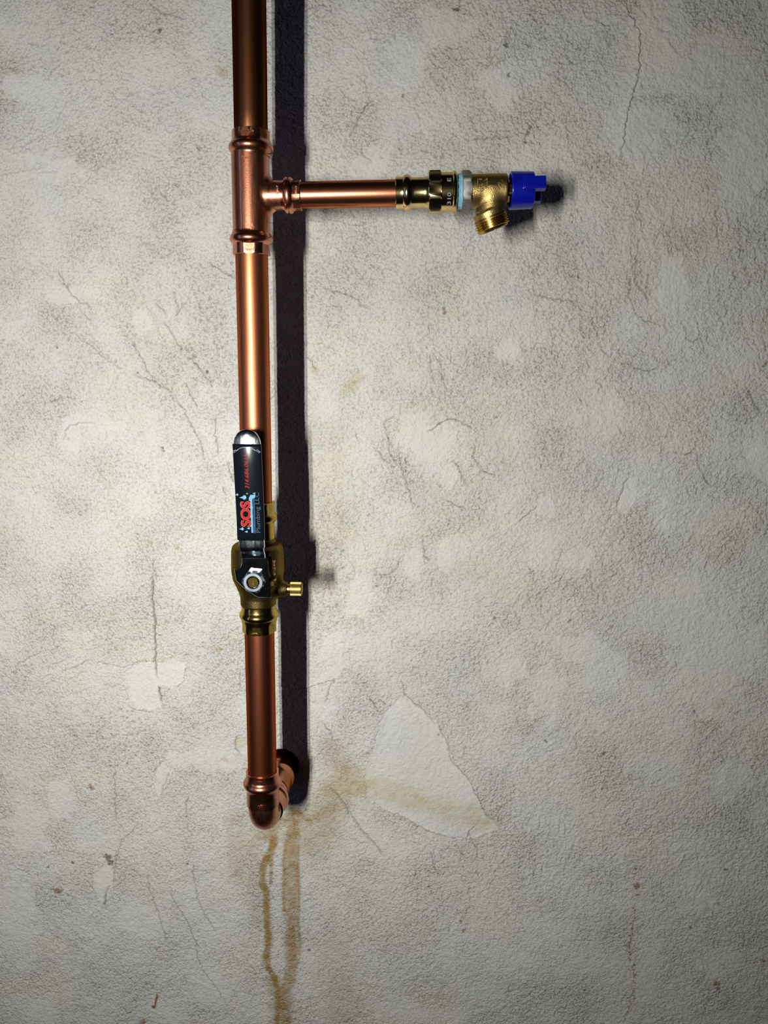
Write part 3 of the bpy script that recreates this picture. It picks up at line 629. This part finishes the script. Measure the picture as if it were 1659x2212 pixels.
# vinyl sleeve
zz = [-158.2, -157.9, -157, -155, -140, -115, -90, -74, -72.2, -71.6, -71.4]; V = []; F = []
sec = [(-1, 0), (-1, 1.2), (-.985, 2.2), (-.95, 2.75), (-.88, 3.0), (0, 3.15), (.88, 3.0), (.95, 2.75), (.985, 2.2), (1, 1.2), (1, -1), (.96, -2.2), (.85, -2.6), (-.85, -2.6), (-.96, -2.2), (-1, -1)]
for i, z_ in enumerate(zz):
    xl, xr = lev_x(z_, 0); c_ = (xl+xr)/2; hw = (xr-xl)/2+.25
    if z_ < -157.5: hw -= 1.0+(2 if z_ < -158 else 0)
    dep_ = [.3, .8, 1, 1, 1, 1, 1, 1, .95, .7, .3][i]
    for u_, d_ in sec: V.append((c_+hw*u_+.15*math.sin(z_*.21), AY-35.2-d_*dep_, z_))
k_ = len(sec)
for i in range(len(zz)-1):
    for k in range(k_): F.append((i*k_+k, i*k_+(k+1) % k_, (i+1)*k_+(k+1) % k_, (i+1)*k_+k))
F += [tuple(range(k_)), tuple(range((len(zz)-1)*k_, len(zz)*k_))]
SL = mk('lever_sleeve', V, F, M['vinyl'], B, sharp=50); SL['label'] = 'black vinyl lever sleeve with printed lettering'
yp = -(115+35.2+3.22)/1000
def pp(x, y): return at(x, y, yp)*1000
dirv = pp(530.5, 1000)-pp(536.5, 1140); dirv /= np.linalg.norm(dirv); upv = np.array([-dirv[2], 0, dirv[0]])
def label_text(name, s_, x0, x1, y0, y1, mat, **k):
    """text reading upward; x0..x1 = top..baseline in px, y0 = start (low), y1 = end"""
    a = pp(x1, y0); b = pp(x1+(y1-y0)*.040, y1); hgt = abs(pp(x1, y0)[0]-pp(x0, y0)[0])
    return text(name, s_, a, dirv, upv, np.linalg.norm(b-a), hgt, mat, SL, k.pop('lift', .05), **k)
o = label_text('logo_lettering', 'SOS', 520.6, 543.2, 1138, 1082.5, M['halo'], bold=.045); o['label'] = 'pale outline of the red letters'
o = label_text('logo_lettering', 'SOS', 521.4, 542.4, 1137.2, 1083.3, M['red'], bold=.03, lift=.12)
label_text('name_lettering', 'Plumbing LLC', 553.5, 565.5, 1150.5, 1064, M['slate'])
label_text('number_lettering', '314.686.0616', 529.6, 538.6, 1056, 982, M['red'], shear=.28)
# logo pipes, tap and drops, turning arc
def slab(name, pts, mat, lift=.06):
    P3 = [pp(*p) for p in pts]; V = [(p[0], p[1]-lift, p[2]) for p in P3]+[(p[0], p[1]+.3, p[2]) for p in P3]; n = len(pts)
    F = [tuple(range(n)), tuple(range(2*n-1, n-1, -1))]+[(i, (i+1) % n, n+(i+1) % n, n+i) for i in range(n)]
    return mk(name, V, F, mat, SL, smooth=False)
slab('logo_pipe', [(543.2, 1151), (546.8, 1151), (544, 1070), (540, 1070)], M['cyan'], .05)
slab('logo_pipe', [(546.6, 1151), (549.4, 1151), (546.4, 1074), (543.6, 1074)], M['deep'], .04)
slab('logo_pipe', [(549.8, 1152), (552.2, 1152), (549.6, 1076), (547.6, 1076)], M['slate'], .04)
slab('logo_tap', [(537.5, 1076), (541, 1069), (548, 1069), (551, 1066), (551, 1075), (546, 1077), (543, 1082), (538, 1082)], M['cyan'], .07)
slab('logo_tap', [(546.5, 1065), (551.5, 1064), (551.5, 1066), (546.5, 1067)], M['cyan'], .07)
for cx_, cy_, r_ in [(527.5, 1074.5, 5.0), (523.5, 1142.5, 3.4), (533, 1148.5, 2.4), (537.5, 1141.2, 2.4), (512.6, 1068.5, 2.4), (534, 1066.2, 1.6)]:
    slab('logo_drop', [(cx_-2.1*r_, cy_+.5), (cx_-.6*r_, cy_-.45*r_)]+[(cx_+r_*.95*math.cos(t), cy_+r_*.95*math.sin(t)) for t in np.linspace(-1.9, 1.9, 13)]+[(cx_-.6*r_, cy_+.45*r_)], M['cyan'], .08)
for ang in [(532.6, 1106.5), (535, 1125.5), (531, 1087)]:
    slab('logo_splash', [(542, ang[1]+8.5), (539.5, ang[1]+9.5), (542, ang[1]+12.5), (546, ang[1]+12), (546, ang[1]+7)], M['cyan'], .06)
arc = []
for t in np.linspace(-1, 1, 17): arc.append((531.3+20.5*t, 965.2+7.6*t*t+.2*t))
slab('turn_arc', arc+[(x, y+1.0) for x, y in arc[::-1]], M['white'], .05)
slab('turn_arrow', [(509.6, 974.6), (513.0, 970.6), (514.4, 972.6)], M['white'], .06); slab('turn_arrow', [(553, 974.4), (549.6, 970.4), (548.4, 972.4)], M['white'], .06)
def small_text(s_, px, py, ang, w_, h_):
    r_ = np.array([math.cos(rad(ang)), 0, math.sin(rad(ang))]); u_ = np.array([-r_[2], 0, r_[0]])
    text('position_lettering', s_, pp(px, py), r_, u_, w_, h_, M['white'], SL, .05)
small_text('ON', 505.6, 979, 42, 3.0, 2.0); small_text('OFF', 552.6, 973.6, -40, 3.9, 1.9)
# nut and stem
NC = np.array([-129.4, AY, -196.6])
V, F = lathe([(0, 5.7), (0, 11.0, 9.5), (6.4, 11.0, 9.5), (7.9, 9.0), (8.2, 8.5), (8.2, 6.2), (7.6, 5.6)], NC+[0, -DPL-1, 0], (0, -1, 0), ref=(1, 0, 0), seg=96, flats=6, phase=.42, close=True)
mk('hex_nut', V, F, M['nutsteel'], B, sharp=25)
V, F = lathe([(0, 5.2), (37.4, 5.2, 4.8), (38.2, 4.8, 4.4), (38.2, 1.0), (37.7, .8)], NC, (0, -1, 0), ref=(1, 0, 0), seg=48, flats=4, phase=.2)
mk('valve_stem', V, F, M['brass'], B, sharp=25)
V, F = block(NC+[.2, -38.2, 0], (.35, .25, 1.9), None, .1); mk('stem_mark', V, F, M['brass_thread'], B, smooth=False)

o = tube('copper_pipe', (AX, AY, -242), (AX, AY, -418), R1, M['pipe_low']); tag(o, 'reddish upright copper pipe between the lever valve and the bottom elbow', 'pipe')

# ---- elbow
EC = np.array([AX, AY, -463.5])
E_ = thing('pipe_elbow', 'copper press elbow turning the upright pipe back into the wall', 'pipe fitting', EC)
Rb = 25.0; path = [(AX, AY, z_) for z_ in np.linspace(-424, EC[2]+Rb, 5)]; rads = [14.9]*5
for k in range(1, 16):
    t = k/16*math.pi/2; path.append((AX, AY+Rb-Rb*math.cos(t), EC[2]+Rb-Rb*math.sin(t))); rads.append(15.0)
path += [(AX, y_, EC[2]) for y_ in np.linspace(AY+Rb, AY+40, 5)]; rads += [14.9]*5
V, F = sweep(path, rads, 72); mk('elbow_bend', V, F, M['fit'], E_, sharp=60)
press_end('press_end', (AX, AY, -403.5), (0, 0, -1), R1, M['bead'], E_, 19.4, coll=7, bead=12.8, end=20, last=36, phase=.1, hexed=False)
press_end('press_end', (AX, AY+60, EC[2]), (0, -1, 0), R1, M['bead'], E_, 19.4, coll=7, bead=13.5, end=20, last=35, phase=.1, hexed=False)
stamps('stamped_mark', E_, (-129, AY-16.5, -433), (1, 0, .05), (0, 0, 1), (0, -1, 0), 13, 9, 2.2, M['bead'])
stamps('stamped_mark', E_, (-131, AY-16.5, -407), (1, 0, 0), (0, 0, 1), (0, -1, 0), 14, 10, 2.0, M['bead'])
# coupling behind the elbow
Kp = thing('pipe_coupling', 'ribbed copper coupling between the elbow and the hole in the wall', 'pipe fitting', (AX, AY+63, EC[2]))
pr = [(0, 14.2), (0, 16.6)]
for k in range(9): pr += [(1+k*2.2, 16.9), (1.8+k*2.2, 16.9), (2.1+k*2.2, 16.65)]
pr += [(22, 16.8), (25, 17.6), (27, 19.0), (29.5, 19.6), (32, 19.0), (34.5, 17.4), (35.5, 16.6), (42, 16.6), (42, 14.2)]
V, F = lathe(pr, (AX, AY+61.5, EC[2]), (0, 1, 0), ref=(1, 0, 0), close=True, seg=72); mk('coupling_sleeve', V, F, M['fit_dark'], Kp, sharp=30)
o = tube('copper_pipe', (AX, AY+46, EC[2]), (AX, 42, EC[2]), R1, M['pipe_low']); tag(o, 'short copper stub pipe entering the hole in the wall behind the elbow', 'pipe')

# ---- branch: pipe, adapter, drain valve
o = tube('copper_pipe', bpt(20), bpt(142), R2, M['pipe_h']); tag(o, 'level side branch of stained copper pipe running right from the tee', 'pipe')
A = thing('press_adapter', 'shiny brass press adapter on the end of the side branch pipe', 'pipe fitting', bpt(150))
press_end('press_end', bpt(125.8), BU, R2, M['brass_bright'], A, 15.0, coll=6.6, bead=9.8, end=14, last=16, rb=12.4, hexed=False)
V, F = lathe([(0, 10.9), (0, 12.3), (9.5, 12.4), (13, 13.0), (15, 14.6), (15, 10.9)], bpt(140.5), BU, close=True); mk('adapter_neck', V, F, M['brass_bright'], A)
V, F = lathe([(0, 11), (0, 17.2), (.8, 18.2, 16.9), (9.8, 18.2, 16.9), (10.6, 17.2), (10.6, 11)], bpt(154.3), BU, close=True, seg=96, flats=8, phase=.05); mk('wrench_collar', V, F, M['brass_bright'], A, sharp=20)
V, F = lathe([(0, 11), (0, 16.0), (10, 16.1), (10.8, 16.9), (12.2, 17.0), (13.4, 16.2), (13.9, 15.2), (13.9, 11)], bpt(164.6), BU, close=True); mk('threaded_socket', V, F, M['brass_bright'], A)
for s_, v_, tx, w_, h_, rr in [(171.2, 5.5, 'E', 3.0, 3.2, 16.1), (171.2, -12.3, '310', 8.5, 3.2, 16.1), (160.5, -9.5, 'M', 5.0, 4.6, 17.2)]:
    def wr(W, rr=rr):
        q = W-TO; s1 = q@BU; v1 = q@BV; lift = q[:, 1]; return TO+np.outer(s1, BU)+np.outer(v1, BV)+np.outer(-np.sqrt(np.maximum(rr**2-v1**2, 1))-.05+lift*.5, [0, 1, 0])
    text('stamped_lettering', tx, bpt(s_+1.6)+BV*v_, BV, -BU, w_, h_, M['white'], A, .1, wrap=wr)

D = thing('drain_valve', 'brass drain valve with blue plastic handle on the right end of the branch', 'valve', bpt(206))
V, F = lathe([(0, 9), (0, 13.4), (.6, 14.3), (2.2, 14.0), (3.4, 14.5), (4.4, 13.6), (4.4, 9)], bpt(179.3), BU, close=True, seg=72); 
V += rng.normal(0, .18, V.shape); mk('thread_sealant', V, F, M['tape'], D)
V, F = lathe([(0, 9), (0, 16.8, 15.4), (.5, 17.4, 15.6), (6.2, 17.4, 15.6), (7.6, 15.6), (7.6, 9)], bpt(183.2), BU, close=True, seg=96, flats=6, phase=.02); o = mk('hex_shoulder', V, F, M['smear'], D, sharp=25); o['label'] = 'grey sealant-smeared hex shoulder'
OA = np.array([0.36, 0.07, -0.93]); OA /= np.linalg.norm(OA); OC = bpt(206.8)+BV*(-19.5)
def drain_sdf(Pp):
    d = sd_cyl(Pp, TO, BU, 13.9, 189, 221.8, 2.0)
    d = smin(d, sd_cyl(Pp, bpt(208.2), -BV, 13.2, -2, 19, .5), 2.5)
    d = smin(d, sd_cyl(Pp, OC, OA, 13.4, -3, 5, .4), 2.0)
    d = smin(d, sd_cyl(Pp, bpt(190), BU, 13.0, -3, 8, 1), 1.5)
    q = Pp-bpt(205.5); scoop = np.linalg.norm((q-np.array([0, -13.0, 13.6]))/np.array([1.6, 1, 1]), axis=-1)-5.0
    return np.maximum(d, -scoop)
V, F = nets(drain_sdf, bpt(184)+[0, -19, -36], bpt(228)+[0, 19, 19], .7); mk('valve_body', V, F, M['cast'], D, sharp=50)
pr = [(0, 10), (0, 12.6)]
for k in range(5): pr += [(.4+k*2.05, 13.2), (1.0+k*2.05, 14.6), (1.4+k*2.05, 14.6), (2.0+k*2.05, 13.2)]
pr += [(10.9, 13.0), (11.6, 12.6), (11.6, 10.6), (4, 10.2)]
V, F = lathe(pr, OC+OA*1.2, OA, close=True, seg=80); mk('hose_thread', V, F, M['brass_thread'], D, sharp=25)
V, F = lathe([(0, 4), (0, 9.4, 8.6), (4.5, 9.4, 8.6), (4.5, 4)], bpt(221), BU, close=True, seg=64, flats=6); mk('bonnet', V, F, M['brass'], D, sharp=25)
# raised marks on the casting
def wr2(W):
    q = W-TO; s1 = q@BU; v1 = q@BV; l = q[:, 1]; return TO+np.outer(s1, BU)+np.outer(v1, BV)+np.outer(-np.sqrt(np.maximum(13.9**2-v1**2, 1))+l*.9, [0, 1, 0])
text('cast_lettering', '62', bpt(212.6)+BV*7.6, -BV, BU, 8.6, 4.6, M['cast'], D, .8, wrap=wr2)
def bars(sv):
    parts = []
    for (s0, v0, s1, v1) in sv:
        c = bpt((s0+s1)/2)+BV*(v0+v1)/2; d_ = BU*(s1-s0)+BV*(v1-v0); L_ = np.linalg.norm(d_); d_ /= L_; nn = np.array([0, -1, 0]); vm = (v0+v1)/2
        c = c+nn*math.sqrt(13.9**2-vm*vm)
        parts.append(block(c, (L_/2+.3, .7, .42), np.stack([d_, nn, np.cross(d_, nn)], 1), .2))
    return join(parts)
V, F = bars([(195.4, 7.2, 195.4, -2.6), (195.4, 7.2, 199, 7.2), (195.4, -2.6, 199.4, -2.6), (199.4, -2.6, 199.4, 3.2), (197.4, 1, 199.4, 3.4), (201, 5.8, 203.4, 7.6), (203.4, 7.6, 203.0, 0.4), (201, 2.4, 203.0, .2)])
mk('cast_emblem', V, F, M['cast'], D, sharp=30)
# blue handle
HU = BU; ph = rad(14)
fr = np.array([0, -math.cos(ph), 0])+BV*math.sin(ph); fr /= np.linalg.norm(fr); tg = np.cross(HU, fr)
Rh = np.stack([HU, fr, tg], 1)
def handle_sdf(Pp):
    d = sd_cyl(Pp, TO, HU, 15.6, 224.3, 244.2, 1.0, 15.0)
    d = np.maximum(d, -sd_cyl(Pp, TO, HU, 13.4, 220, 233, .5))
    for sg in (1, -1):
        for k in (1, -1):
            c = bpt(243)+fr*sg*17.5+tg*k*9.2
            d = np.maximum(d, -sd_box(Pp, c, np.stack([HU*math.cos(.16)-fr*sg*math.sin(.16), fr*sg*math.cos(.16)+HU*math.sin(.16), tg], 1), (12.5, 4.8, 3.6), .3))
        tab = sd_box(Pp, bpt(243.6)+fr*sg*12.0, Rh, (9.4, 3.6, 5.4), .9)
        d = smin(d, tab, .8)
    return d
V, F = nets(handle_sdf, bpt(221)+[0, -20, -20], bpt(256)+[0, 20, 22], .6); mk('handle', V, F, M['blue'], D, sharp=35)
